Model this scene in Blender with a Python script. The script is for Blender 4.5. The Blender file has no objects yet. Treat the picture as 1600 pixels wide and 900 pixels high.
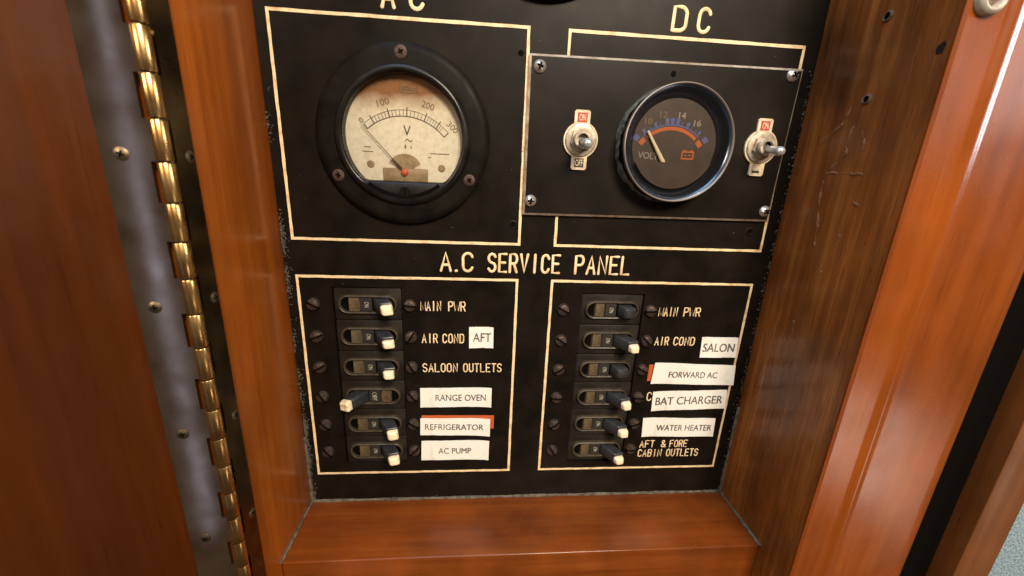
import bpy, bmesh, math, random
from mathutils import Vector, Matrix
random.seed(7)
U = 0.127                      # one panel unit (six breaker rows) is five inches
S = bpy.context.scene
COL = S.collection
PI = math.pi
def W(x, y, z):                # panel x right, y up, z towards the viewer -> world metres
    return Vector((x*U, -z*U, y*U))

# ------------------------------------------------------------------ camera
cd = bpy.data.cameras.new("camera"); cam = bpy.data.objects.new("camera", cd); COL.objects.link(cam)
def rodr(r):
    a = math.sqrt(sum(c*c for c in r)); return Matrix.Rotation(a, 3, Vector(r)/a)
CT = (0.76140932, 1.46036771, 1.69888223)
M3 = Matrix(((1,0,0),(0,0,-1),(0,1,0))) @ rodr((-0.28506389, -0.08015812, 0.03003396))
cam.matrix_world = Matrix.Translation(W(*CT)) @ M3.to_4x4()
cd.sensor_width = 36; cd.lens = 628.349/1600*36
cd.clip_start = 0.002; cd.clip_end = 100
cd.dof.use_dof = True; cd.dof.focus_distance = 1.72*U; cd.dof.aperture_fstop = 10
S.camera = cam

# ------------------------------------------------------------------ world, lamps, exposure
wd = bpy.data.worlds.new("World"); S.world = wd; wd.use_nodes = True
bg = wd.node_tree.nodes['Background']; bg.inputs[0].default_value = (1.0, 0.68, 0.46, 1); bg.inputs[1].default_value = 0.042
def lamp(name, loc, target, sx, sy, power, color):
    l = bpy.data.lights.new(name, 'AREA'); l.shape = 'RECTANGLE'; l.size = sx*U; l.size_y = sy*U
    l.energy = power; l.color = color
    o = bpy.data.objects.new(name, l); COL.objects.link(o)
    o.location = W(*loc); d = W(*target)-W(*loc)
    o.rotation_euler = d.to_track_quat('-Z', 'Y').to_euler()
    return o
lamp("cabin_lamp", (3.2, 6.2, 6.8), (1.0, .9, 0), 2.6, 2.6, 16.0, (1.0, .84, .64))
lamp("side_fill", (-4.5, 4.2, 6.0), (1.8, .9, .2), 1.8, 1.8, 3.4, (1.0, .80, .58))  # added fill from the left that lifts the right board
lamp("hatch_light", (-.6, 6.0, 1.8), (1.3, 1.2, 0), 4.5, 3.5, 2.6, (.55, .76, 1.0))
lamp("leaf_streak_light", (-3.06, -.5, 8.0), (-.1, .5, .55), .17, 11.0, .15, (.42, .54, 1.0))  # narrow unseen lamp added for the blue streak in the door leaf
lamp("low_stile_sheen", (6.9, -2.4, 4.1), (2.3, .45, .5), 1.3, 1.6, .36, (1.0, .86, .72))  # unseen lamp added for the soft sheen low on the stile
lamp("high_stile_sheen", (7.4, 3.0, 4.1), (2.4, 1.8, .5), 1.2, 1.6, .32, (1.0, .90, .84))  # unseen lamp added for the pale sheen high on the stile
lamp("bead_highlight_light", (8.0, 3.1, 1.7), (2.2, 1.6, .5), 1.0, 2.4, 2.6, (.84, .93, 1.0))  # added lamp, set to draw the cool highlight along the stile's bead
S.view_settings.view_transform = 'Standard'; S.view_settings.look = 'None'
S.view_settings.exposure = 0.2; S.view_settings.gamma = 1.0

# ------------------------------------------------------------------ materials
def mat(name, base, rough=.5, metal=0.0, spec=.5, coat=0.0, coat_rough=.15):
    m = bpy.data.materials.new(name); m.use_nodes = True
    p = m.node_tree.nodes['Principled BSDF']
    p.inputs['Base Color'].default_value = (*base, 1); p.inputs['Roughness'].default_value = rough
    p.inputs['Metallic'].default_value = metal; p.inputs['Specular IOR Level'].default_value = spec
    p.inputs['Coat Weight'].default_value = coat; p.inputs['Coat Roughness'].default_value = coat_rough
    return m
def nd(m, t, **kw):
    n = m.node_tree.nodes.new(t)
    for k, v in kw.items(): setattr(n, k, v)
    return n
def lk(m, a, b): m.node_tree.links.new(a, b)
def noise(m, scale, detail=4, vec=None, rough=.55):
    n = nd(m, 'ShaderNodeTexNoise'); n.inputs['Scale'].default_value = scale
    n.inputs['Detail'].default_value = detail; n.inputs['Roughness'].default_value = rough
    if vec is not None: lk(m, vec, n.inputs['Vector'])
    return n
def coords(m, sc=(1,1,1), rot=(0,0,0)):
    t = nd(m, 'ShaderNodeTexCoord'); mp = nd(m, 'ShaderNodeMapping')
    mp.inputs['Scale'].default_value = sc; mp.inputs['Rotation'].default_value = rot
    lk(m, t.outputs['Object'], mp.inputs['Vector']); return mp.outputs['Vector']
def ramp(m, fac, stops):
    r = nd(m, 'ShaderNodeValToRGB'); e = r.color_ramp.elements
    while len(e) < len(stops): e.new(.5)
    for i, (p, c) in enumerate(stops): e[i].position = p; e[i].color = (*c, 1)
    lk(m, fac, r.inputs['Fac']); return r
def bump(m, fac, strength, dist):
    b = nd(m, 'ShaderNodeBump'); b.inputs['Strength'].default_value = strength; b.inputs['Distance'].default_value = dist
    lk(m, fac, b.inputs['Height']); lk(m, b.outputs['Normal'], m.node_tree.nodes['Principled BSDF'].inputs['Normal']); return b
def P(m): return m.node_tree.nodes['Principled BSDF']
def varied(m, c0, c1, scale, r0=None, r1=None, bmp=0.0, lo=.35, hi=.65, detail=5):
    v = coords(m); n = noise(m, scale, detail, v)
    lk(m, ramp(m, n.outputs['Fac'], [(lo, c0), (hi, c1)]).outputs['Color'], P(m).inputs['Base Color'])
    if r0 is not None:
        n2 = noise(m, scale*.6, 4, v); mr = nd(m, 'ShaderNodeMapRange')
        mr.inputs['From Min'].default_value = .3; mr.inputs['From Max'].default_value = .7
        mr.inputs['To Min'].default_value = r0; mr.inputs['To Max'].default_value = r1
        lk(m, n2.outputs['Fac'], mr.inputs['Value']); lk(m, mr.outputs['Result'], P(m).inputs['Roughness'])
    if bmp: bump(m, n.outputs['Fac'], bmp, .0006)
    return m
def wood(name, dark, mid, light, axis='Z', rough=.32, coat=.35, grain=1.0, bmp=.12, blotch=0.25):
    m = mat(name, mid, rough, spec=.3, coat=coat, coat_rough=.2)
    sc = {'Z': (230, 230, 9), 'X': (9, 230, 230)}[axis]
    v = coords(m, sc); n = noise(m, grain, 6, v, .6)
    v2 = coords(m, tuple(s*.22 for s in sc)); n2 = noise(m, 1.0, 4, v2)
    n2.inputs['Distortion'].default_value = .6
    mx = nd(m, 'ShaderNodeMix', data_type='FLOAT'); mx.inputs['Factor'].default_value = .55
    lk(m, n.outputs['Fac'], mx.inputs['A']); lk(m, n2.outputs['Fac'], mx.inputs['B'])
    r = ramp(m, mx.outputs['Result'], [(.28, dark), (.5, mid), (.72, light)])
    v3 = coords(m, (14, 14, 8)); n3 = noise(m, 1.6, 3, v3)
    hs = nd(m, 'ShaderNodeHueSaturation'); mr = nd(m, 'ShaderNodeMapRange')
    mr.inputs['From Min'].default_value = .3; mr.inputs['From Max'].default_value = .7
    mr.inputs['To Min'].default_value = 1-blotch; mr.inputs['To Max'].default_value = 1+blotch
    lk(m, n3.outputs['Fac'], mr.inputs['Value']); lk(m, mr.outputs['Result'], hs.inputs['Value'])
    lk(m, r.outputs['Color'], hs.inputs['Color']); lk(m, hs.outputs['Color'], P(m).inputs['Base Color'])
    # open pores: short dark dashes along the grain, cut into the varnish
    vp = coords(m, tuple(7*q if q > 100 else 5*q for q in sc)); np_ = noise(m, 1.0, 2, vp)
    pr = nd(m, 'ShaderNodeMapRange'); pr.inputs['From Min'].default_value = .60; pr.inputs['From Max'].default_value = .78
    lk(m, np_.outputs['Fac'], pr.inputs['Value'])
    dk = nd(m, 'ShaderNodeMix', data_type='RGBA', blend_type='MULTIPLY'); lk(m, pr.outputs['Result'], dk.inputs['Factor'])
    lk(m, hs.outputs['Color'], dk.inputs['A']); dk.inputs['B'].default_value = (.66, .58, .52, 1); lk(m, dk.outputs['Result'], P(m).inputs['Base Color'])
    sub = nd(m, 'ShaderNodeMath', operation='MULTIPLY_ADD'); sub.inputs[1].default_value = -.5
    lk(m, pr.outputs['Result'], sub.inputs[0]); lk(m, mx.outputs['Result'], sub.inputs[2])
    bump(m, sub.outputs[0], bmp, .0006)
    n4 = noise(m, 1.0, 4, coords(m, (60, 60, 40))); rr = nd(m, 'ShaderNodeMapRange')
    rr.inputs['From Min'].default_value = .3; rr.inputs['From Max'].default_value = .7
    rr.inputs['To Min'].default_value = rough-.08; rr.inputs['To Max'].default_value = rough+.10
    lk(m, n4.outputs['Fac'], rr.inputs['Value']); lk(m, rr.outputs['Result'], P(m).inputs['Roughness'])
    return m
def glass(name, tint=(1,1,1), r=.04):
    m = bpy.data.materials.new(name); m.use_nodes = True; nt = m.node_tree; nt.nodes.clear()
    o = nt.nodes.new('ShaderNodeOutputMaterial'); t = nt.nodes.new('ShaderNodeBsdfTransparent'); g = nt.nodes.new('ShaderNodeBsdfGlossy')
    t.inputs[0].default_value = (*tint, 1); g.inputs['Roughness'].default_value = r
    f = nt.nodes.new('ShaderNodeFresnel'); f.inputs['IOR'].default_value = 1.45
    mx = nt.nodes.new('ShaderNodeMixShader')
    nt.links.new(f.outputs[0], mx.inputs[0]); nt.links.new(t.outputs[0], mx.inputs[1]); nt.links.new(g.outputs[0], mx.inputs[2])
    nt.links.new(mx.outputs[0], o.inputs[0]); return m

M = {}
M['panel'] = varied(mat('black_laminate', (.012,.010,.009), .42, spec=.13), (.0055,.0042,.0032), (.012,.0085,.006), 60, .34, .5)
M['plate'] = varied(mat('black_plate', (.013,.011,.010), .38, spec=.17), (.0065,.005,.004), (.013,.0095,.007), 40, .3, .46)
M['engrave'] = varied(mat('engraved_cream', (.62,.42,.22), .6), (.60,.37,.17), (.86,.66,.40), 170, lo=.30, hi=.52)
M['edge'] = varied(mat('bare_edge', (.6,.5,.4), .35, metal=.6), (.42,.30,.2), (.72,.64,.54), 200)
M['bakelite'] = varied(mat('black_bakelite', (.010,.009,.009), .3, spec=.3), (.006,.0052,.0048), (.013,.011,.010), 90, .22, .42)
M['flange'] = varied(mat('dusty_bakelite', (.012,.010,.009), .5, spec=.09), (.005,.004,.0034), (.011,.0085,.0065), 110, .4, .6, .1)
M['rust'] = varied(mat('rusty_screw', (.06,.032,.022), .6, metal=.3), (.035,.018,.013), (.085,.048,.035), 500)
M['dark_screw'] = varied(mat('dark_screw', (.05,.035,.03), .42, metal=.7), (.05,.036,.03), (.15,.11,.09), 500)
M['steel'] = mat('bright_steel', (.72,.68,.62), .24, metal=.75)
M['chrome'] = mat('satin_chrome', (.40,.34,.30), .4, metal=.6)
M['lever_steel'] = mat('plated_lever', (.52,.54,.53), .3, metal=.6)
M['nickel'] = varied(mat('tarnished_nickel', (.5,.43,.33), .42, metal=.55), (.34,.27,.19), (.62,.56,.46), 260)
M['cream_paint'] = varied(mat('cream_plate', (.66,.54,.38), .5), (.5,.37,.22), (.74,.64,.48), 300)
M['red'] = varied(mat('red_enamel', (.42,.03,.015), .45), (.36,.02,.01), (.5,.06,.03), 600)
M['ink'] = mat('black_ink', (.02,.018,.016), .6)
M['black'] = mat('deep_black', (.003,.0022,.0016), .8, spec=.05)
M['breaker'] = varied(mat('breaker_case', (.012,.010,.008), .45, spec=.4), (.009,.0075,.006), (.02,.016,.012), 130, .36, .55)
M['boss'] = varied(mat('brown_plastic', (.045,.034,.02), .42, spec=.5), (.030,.022,.012), (.070,.052,.030), 200)
M['rocker'] = varied(mat('tan_rocker', (.10,.07,.036), .5), (.06,.042,.022), (.13,.092,.05), 300)
M['lever'] = varied(mat('lever_plastic', (.018,.020,.023), .36, spec=.6), (.014,.015,.018), (.034,.038,.043), 200)
M['tip'] = varied(mat('cream_tip', (.74,.58,.34), .5), (.40,.25,.11), (.84,.72,.50), 300, lo=.30, hi=.50)
M['sticker'] = varied(mat('white_vinyl', (.80,.76,.68), .45), (.66,.60,.50), (.84,.82,.77), 110, lo=.26, hi=.46)
M['worn_white'] = varied(mat('worn_white', (.4,.36,.28), .6), (.12,.10,.07), (.5,.46,.37), 700)
M['orange'] = mat('orange_vinyl', (.50,.10,.025), .5)
M['print'] = mat('sticker_print', (.10,.09,.085), .6)
M['dial'] = None
M['dial_ink'] = mat('dial_ink', (.07,.05,.03), .7)
M['dial_faint'] = mat('faded_dial_ink', (.20,.13,.07), .7)
M['magnet'] = varied(mat('bronze_shield', (.34,.24,.14), .5), (.28,.19,.105), (.40,.29,.17), 300)
M['needle_dark'] = mat('dark_needle', (.07,.05,.035), .5)
M['pivot'] = mat('red_pivot', (.62,.10,.05), .4)
M['gdial'] = varied(mat('grey_dial', (.055,.037,.029), .5), (.048,.032,.025), (.066,.045,.035), 150)
M['gcone'] = mat('blue_black_bezel', (.13,.17,.23), .22, metal=.95, spec=.7)
M['gblue'] = mat('dial_blue', (.10,.125,.31), .6)
M['gorange'] = mat('dial_orange', (.50,.12,.025), .6)
M['gtext'] = mat('dial_grey', (.30,.26,.22), .6)
M['gyellow'] = mat('dial_yellow', (.17,.12,.06), .6)
M['gneedle'] = mat('cream_needle', (.80,.70,.48), .5)
M['gasket'] = varied(mat('old_gasket', (.03,.034,.032), .8), (.010,.012,.012), (.09,.10,.09), 300)
M['brass'] = varied(mat('old_brass', (.86,.52,.2), .27, metal=1), (.68,.37,.12), (.92,.58,.23), 110, .22, .34)
M['leaf'] = varied(mat('brass_leaf', (.26,.18,.11), .1, metal=.9), (.18,.115,.065), (.30,.215,.14), 60, .06, .12)
M['leaf_dull'] = varied(mat('dull_brass_leaf', (.16,.11,.06), .3, metal=1), (.10,.065,.03), (.19,.135,.07), 60, .24, .36)
M['bscrew'] = mat('brass_screw', (.27,.21,.13), .4, metal=1)
M['wood_left'] = wood('orange_teak', (.14,.029,.0026), (.26,.060,.0048), (.35,.092,.009), 'Z', blotch=.28)
M['wood_right'] = wood('rough_brown_teak', (.085,.023,.004), (.20,.060,.010), (.42,.155,.032), 'Z', .40, .3, 1.3, .9, .62)
M['wood_sill'] = wood('red_teak', (.088,.019,.003), (.165,.038,.0055), (.235,.062,.011), 'X', blotch=.32)
M['wood_stile'] = wood('bright_teak', (.14,.031,.0036), (.22,.050,.006), (.30,.078,.012), 'Z', .26, .45, .6, .06, .26)
M['wood_door'] = wood('dark_mahogany', (.040,.0085,.0009), (.062,.0140,.0015), (.090,.022,.0028), 'Z', .38, .06, .5, .04, .12); P(M['wood_door']).inputs['Specular IOR Level'].default_value = .22
M['wood_edge'] = wood('dull_teak', (.14,.045,.010), (.19,.064,.015), (.25,.088,.024), 'Z', .5, .08)
M['wood_back'] = wood('shaded_board', (.05,.015,.004), (.06,.02,.005), (.08,.025,.006), 'Z')
M['carpet'] = varied(mat('blue_grey_carpet', (.28,.38,.44), .95), (.10,.16,.20), (.36,.48,.55), 700, bmp=1.0)
M['putty'] = varied(mat('grey_sealant', (.30,.28,.22), .7), (.05,.04,.028), (.15,.13,.095), 300, bmp=.4)
M['glue'] = mat('dried_glue', (.21,.10,.05), .26)
M['fibre'] = varied(mat('torn_wood', (.14,.09,.06), .8), (.07,.04,.025), (.2,.14,.1), 400)
M['notch'] = mat('stained_chip', (.020,.012,.011), .6, spec=.2)
M['lint'] = mat('grey_lint', (.085,.082,.066), .95)
M['bumper'] = varied(mat('pale_bumper', (.42,.38,.31), .5), (.30,.26,.20), (.50,.46,.38), 200)
M['glass'] = glass('meter_glass'); M['glass2'] = glass('gauge_glass', (.97,.96,.95))
# aged dial card: ragged brown along the top, part stain, part painted rim shadow
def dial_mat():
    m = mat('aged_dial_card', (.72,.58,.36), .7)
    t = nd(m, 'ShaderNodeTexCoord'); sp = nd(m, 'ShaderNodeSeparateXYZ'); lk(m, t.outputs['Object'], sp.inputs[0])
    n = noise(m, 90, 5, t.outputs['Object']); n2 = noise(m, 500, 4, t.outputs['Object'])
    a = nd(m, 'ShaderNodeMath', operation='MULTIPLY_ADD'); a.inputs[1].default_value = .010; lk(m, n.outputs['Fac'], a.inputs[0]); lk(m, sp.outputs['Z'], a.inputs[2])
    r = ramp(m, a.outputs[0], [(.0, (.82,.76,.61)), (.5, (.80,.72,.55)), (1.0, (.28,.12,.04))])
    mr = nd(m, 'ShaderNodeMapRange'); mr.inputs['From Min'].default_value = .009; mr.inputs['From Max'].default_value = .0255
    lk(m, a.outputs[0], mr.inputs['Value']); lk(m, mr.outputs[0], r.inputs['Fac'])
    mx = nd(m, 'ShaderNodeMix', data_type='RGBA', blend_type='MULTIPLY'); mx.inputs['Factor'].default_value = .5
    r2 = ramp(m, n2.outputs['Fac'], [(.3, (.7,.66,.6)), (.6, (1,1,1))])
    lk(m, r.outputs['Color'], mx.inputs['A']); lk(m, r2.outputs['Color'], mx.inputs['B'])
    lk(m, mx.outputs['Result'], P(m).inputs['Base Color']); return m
M['dial'] = dial_mat()

# ------------------------------------------------------------------ mesh building (panel units in, metres out)
class MB:
    def __init__(s): s.bm = bmesh.new()
    def _v(s, p): return s.bm.verts.new(p)
    def face(s, pts):
        return s.bm.faces.new([s._v(p) for p in pts])
    def merge(s, b, mtx=None):
        if mtx is not None: bmesh.ops.transform(b, matrix=mtx, verts=b.verts)
        d = {}
        for v in b.verts: d[v] = s.bm.verts.new(v.co)
        for f in b.faces:
            try: s.bm.faces.new([d[v] for v in f.verts])
            except ValueError: pass
        b.free(); return s
    def box(s, x0, x1, y0, y1, z0, z1, bev=0.0, seg=2, mtx=None):
        b = bmesh.new(); bmesh.ops.create_cube(b, size=1)
        for v in b.verts:
            v.co = ((x0+x1)/2+v.co.x*(x1-x0), (y0+y1)/2+v.co.y*(y1-y0), (z0+z1)/2+v.co.z*(z1-z0))
        if bev: bmesh.ops.bevel(b, geom=list(b.edges), offset=bev, segments=seg, profile=.5, affect='EDGES')
        return s.merge(b, mtx)
    def hull8(s, bot, top, bev=0.0, seg=2):
        b = bmesh.new(); vs = [b.verts.new(p) for p in bot+top]
        for f in ((3,2,1,0),(4,5,6,7),(0,1,5,4),(1,2,6,5),(2,3,7,6),(3,0,4,7)): b.faces.new([vs[i] for i in f])
        if bev: bmesh.ops.bevel(b, geom=list(b.edges), offset=bev, segments=seg, profile=.5, affect='EDGES')
        return s.merge(b)
    def lathe(s, prof, cx=0, cy=0, seg=64, jitter=None):   # prof: (r, z) from the axis outwards or the other way
        rings = []
        for r, z in prof:
            if r < 1e-6: rings.append([s._v((cx, cy, z))])
            else:
                ring = []
                for i in range(seg):
                    a = 2*PI*i/seg; rr = r*(1+(jitter(a, z) if jitter else 0))
                    ring.append(s._v((cx+rr*math.cos(a), cy+rr*math.sin(a), z)))
                rings.append(ring)
        for a, b in zip(rings, rings[1:]):
            for i in range(seg):
                j = (i+1) % seg
                if len(a) == 1 and len(b) == 1: continue
                if len(a) == 1: s.bm.faces.new((a[0], b[j], b[i]))
                elif len(b) == 1: s.bm.faces.new((a[i], a[j], b[0]))
                else: s.bm.faces.new((a[i], a[j], b[j], b[i]))
        return s
    def strip(s, ringA, ringB, closed=True):
        A = [s._v(p) for p in ringA]; B = [s._v(p) for p in ringB]; n = len(A)
        for i in range(n if closed else n-1):
            j = (i+1) % n; s.bm.faces.new((A[i], A[j], B[j], B[i]))
        return s
    def loft(s, rings):
        R = [[s._v(p) for p in r] for r in rings]; n = len(R[0])
        for A, B in zip(R, R[1:]):
            for i in range(n):
                j = (i+1) % n; s.bm.faces.new((A[i], A[j], B[j], B[i]))
        return s
    def prism(s, poly, z0, z1):
        n = len(poly); A = [s._v((x, y, z0)) for x, y in poly]; B = [s._v((x, y, z1)) for x, y in poly]
        s.bm.faces.new(list(reversed(A))); s.bm.faces.new(B)
        for i in range(n):
            j = (i+1) % n; s.bm.faces.new((A[i], A[j], B[j], B[i]))
        return s
    def extrude_xz(s, poly, y0, y1):               # poly of (x, z) swept along y
        n = len(poly); A = [s._v((x, y0, z)) for x, z in poly]; B = [s._v((x, y1, z)) for x, z in poly]
        s.bm.faces.new(A); s.bm.faces.new(list(reversed(B)))
        for i in range(n):
            j = (i+1) % n; s.bm.faces.new((A[j], A[i], B[i], B[j]))
        return s
    def tube(s, pts, r, flat=1.0, n=8, radii=None, up=Vector((0,0,1))):
        pts = [Vector(p) for p in pts]; m = len(pts); rings = []
        if radii is None: radii = [r]*m
        T = []
        for i in range(m):
            a = pts[max(i-1, 0)]; b = pts[min(i+1, m-1)]; t = (b-a); T.append(t.normalized() if t.length > 1e-9 else Vector((1,0,0)))
        def ring(p, t, rr):
            u = up if abs(t.dot(up)) < .95 else Vector((1,0,0))
            sd = t.cross(u).normalized(); nn = sd.cross(t).normalized()
            return [p+sd*math.cos(2*PI*k/n)*rr+nn*math.sin(2*PI*k/n)*rr*flat for k in range(n)]
        seq = [(pts[0]-T[0]*radii[0]*.95, T[0], radii[0]*.3), (pts[0]-T[0]*radii[0]*.6, T[0], radii[0]*.8)]
        seq += [(p, t, rr) for p, t, rr in zip(pts, T, radii)]
        seq += [(pts[-1]+T[-1]*radii[-1]*.6, T[-1], radii[-1]*.8), (pts[-1]+T[-1]*radii[-1]*.95, T[-1], radii[-1]*.3)]
        R = [[s._v(q) for q in ring(*e)] for e in seq]
        for A, B in zip(R, R[1:]):
            for i in range(n):
                j = (i+1) % n; s.bm.faces.new((A[i], A[j], B[j], B[i]))
        s.bm.faces.new(list(reversed(R[0]))); s.bm.faces.new(R[-1])
        return s
    def blob(s, c, r, sq=(1,1,1)):
        b = bmesh.new(); bmesh.ops.create_icosphere(b, subdivisions=1, radius=r)
        for v in b.verts: v.co = Vector((v.co.x*sq[0], v.co.y*sq[1], v.co.z*sq[2]))*random.uniform(.7, 1.3)+Vector(c)
        return s.merge(b)
    def build(s, name, material, parent=None, org=(0,0,0), ang=35):
        bmesh.ops.recalc_face_normals(s.bm, faces=s.bm.faces)
        for v in s.bm.verts:
            c = v.co-Vector(org) if parent is None else v.co
            v.co = (c.x*U, -c.z*U, c.y*U)
        me = bpy.data.meshes.new(name); s.bm.to_mesh(me); s.bm.free()
        me.materials.append(material)
        for p in me.polygons: p.use_smooth = True
        me.set_sharp_from_angle(angle=math.radians(ang))
        o = bpy.data.objects.new(name, me); COL.objects.link(o)
        if parent is not None: o.parent = parent
        else: o.location = W(*org)
        return o
def tag(o, label, cat, group=None, kind=None):
    if label: o['label'] = label
    if cat: o['category'] = cat
    if group: o['group'] = group
    if kind: o['kind'] = kind
    return o
def thing(name, label, cat, org=(0,0,0), group=None):
    o = bpy.data.objects.new(name, None); COL.objects.link(o); o.location = W(*org); o.empty_display_size = .01
    return tag(o, label, cat, group)
def copy_tree(o, parent=None):
    c = o.copy(); COL.objects.link(c)
    if parent is not None: c.parent = parent
    for ch in list(o.children): copy_tree(ch, c)
    return c
def circ(cx, cy, r, a0=0, a1=360, n=48):
    return [(cx+r*math.cos(math.radians(a0+(a1-a0)*i/n)), cy+r*math.sin(math.radians(a0+(a1-a0)*i/n))) for i in range(n+1)]
def band(mb, cx, cy, r0, r1, a0, a1, z0, z1, n=24):
    A = circ(cx, cy, r1, a0, a1, n); B = circ(cx, cy, r0, a0, a1, n)
    for i in range(n): mb.prism([A[i], A[i+1], B[i+1], B[i]][::1], z0, z1)
    return mb
def bandsolid(mb, cx, cy, r0, r1, a0, a1, z0, z1, n=24):
    return mb.prism(circ(cx, cy, r1, a0, a1, n)+circ(cx, cy, r0, a1, a0, n), z0, z1)

# printed letters from Blender's own font, as thin meshes
def print_text(txt, h, width, cx, cy, z, name, material, parent, rot=0.0, thick=.0012, bold=0.0):
    cu = bpy.data.curves.new('lettering', 'FONT'); cu.body = txt; cu.size = 1.0; cu.resolution_u = 3; cu.offset = bold
    tmp = bpy.data.objects.new('lettering', cu); COL.objects.link(tmp)
    dg = bpy.context.evaluated_depsgraph_get(); me = bpy.data.meshes.new_from_object(tmp.evaluated_get(dg))
    bpy.data.objects.remove(tmp); bpy.data.curves.remove(cu)
    xs = [v.co.x for v in me.vertices]; ys = [v.co.y for v in me.vertices]
    x0, x1, y0, y1 = min(xs), max(xs), min(ys), max(ys)
    b = bmesh.new(); b.from_mesh(me); bpy.data.meshes.remove(me)
    ex = bmesh.ops.extrude_face_region(b, geom=list(b.faces)); 
    for g in ex['geom']:
        if isinstance(g, bmesh.types.BMVert): g.co.z += 1
    ca, sa = math.cos(rot), math.sin(rot)
    for v in b.verts:
        u = ((v.co.x-x0)/(x1-x0)-.5)*width; w = ((v.co.y-y0)/(y1-y0)-.5)*h; zz = z+(thick if v.co.z > .5 else 0)
        v.co = (cx+u*ca-w*sa, cy+u*sa+w*ca, zz)
    mb = MB(); mb.bm.free(); mb.bm = b
    return mb.build(name, material, parent, ang=20)
def arc(cx, cy, rx, ry, a0, a1, n=7):
    return [(cx+rx*math.cos(math.radians(a0+(a1-a0)*i/n)), cy+ry*math.sin(math.radians(a0+(a1-a0)*i/n))) for i in range(n+1)]
FONT = {   # single-stroke engraving alphabet on a unit cell
 'A': [[(0,0),(.5,1),(1,0)],[(.2,.33),(.8,.33)]],
 'B': [[(0,0),(0,1),(.6,1)]+arc(.6,.76,.4,.24,90,-90)+[(0,.52)],[(.6,.52)]+arc(.6,.26,.4,.26,90,-90)+[(0,0)]],
 'C': [arc(.5,.72,.5,.28,15,180)+arc(.5,.28,.5,.28,180,345)],
 'D': [[(0,0),(0,1),(.5,1)]+arc(.5,.7,.5,.3,90,0)+arc(.5,.3,.5,.3,0,-90)+[(0,0)]],
 'E': [[(1,1),(0,1),(0,0),(1,0)],[(0,.52),(.8,.52)]],
 'F': [[(1,1),(0,1),(0,0)],[(0,.52),(.8,.52)]],
 'I': [[(.5,0),(.5,1)]],
 'L': [[(0,1),(0,0),(1,0)]],
 'M': [[(-.22,0),(-.16,1),(.5,.05),(1.16,1),(1.22,0)]],
 'N': [[(0,0),(0,1),(1,0),(1,1)]],
 'O': [arc(.5,.72,.5,.28,0,180)+arc(.5,.28,.5,.28,180,360)+[(1,.72)]],
 'P': [[(0,0),(0,1),(.6,1)]+arc(.6,.74,.4,.26,90,-90)+[(0,.48)]],
 'R': [[(0,0),(0,1),(.6,1)]+arc(.6,.74,.4,.26,90,-90)+[(0,.48)],[(.55,.48),(1,0)]],
 'S': [arc(.5,.75,.5,.25,20,270)+arc(.5,.25,.5,.25,90,-160)],
 'T': [[(0,1),(1,1)],[(.5,1),(.5,0)]],
 'U': [[(0,1),(0,.3)]+arc(.5,.3,.5,.3,180,360)+[(1,1)]],
 'V': [[(0,1),(.5,0),(1,1)]],
 'W': [[(-.25,1),(.1,0),(.5,.72),(.9,0),(1.25,1)]],
 '.': [[(.4,0),(.5,.01)]],
 '&': [[(1,0),(.2,.72)]+arc(.45,.8,.25,.2,190,-10)+[(.1,.3)]+arc(.4,.22,.35,.22,160,330)+[(.95,.4)]],
}
def engraved(txt, x0, x1, y0, y1, parent, r, lw=.64, z=.0006):
    mb = MB(); n = len(txt); adv = (x1-x0)/(n-1+lw) if n > 1 else (x1-x0)/lw; w = adv*lw
    for i, ch in enumerate(txt):
        for pl in FONT.get(ch, []):
            mb.tube([(x0+i*adv+px*w+random.uniform(-.0006,.0006), y0+py*(y1-y0), z) for px, py in pl], r*(.68 if ch in 'MW' else 1), flat=.3, n=8)
    return mb.build('lettering', M['engrave'], parent, ang=60)

# ================================================================== the cabinet round the panel
L_X, R_X, SILL_Y = -.048, 2.092, -.166
cab = thing('panel_cabinet', 'varnished orange and brown wooden cabinet round the black switch panel', 'cabinet', (1.0, -.9, 0))
def cpart(mb, name, m, lab=None):
    o = mb.build(name, m, None, (1.0, -.9, 0)); o.location = (0,0,0); o.parent = cab
    if lab: o['label'] = lab
    return o
cpart(MB().box(-.62, L_X, -.9, 3.0, -.1, .525, .012, 3), 'side_board', M['wood_left'], 'smooth orange side board beside the brass hinge')
def wavy_board():
    mb = MB(); ny, nz = 90, 14
    g = [[None]*(nz+1) for _ in range(ny+1)]
    for i in range(ny+1):
        y = -.9+3.9*i/ny
        for j in range(nz+1):
            z = -.1+.600*j/nz
            e = 0
            g[i][j] = mb._v((R_X+.0025*math.sin(y*23+z*40)*random.random(), y, z+e))
    for i in range(ny):
        for j in range(nz): mb.bm.faces.new((g[i][j], g[i][j+1], g[i+1][j+1], g[i+1][j]))
    return mb
rb = wavy_board()
rb.box(R_X+.012, 2.30, -.9, 3.0, -.1, .48)
cpart(rb, 'side_board', M['wood_right'], 'rough brown side board with drips and old screw holes')
cpart(MB().box(L_X+.003, R_X-.003, -.9, SILL_Y, -.1, .332, .008, 3), 'sill', M['wood_sill'])
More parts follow.
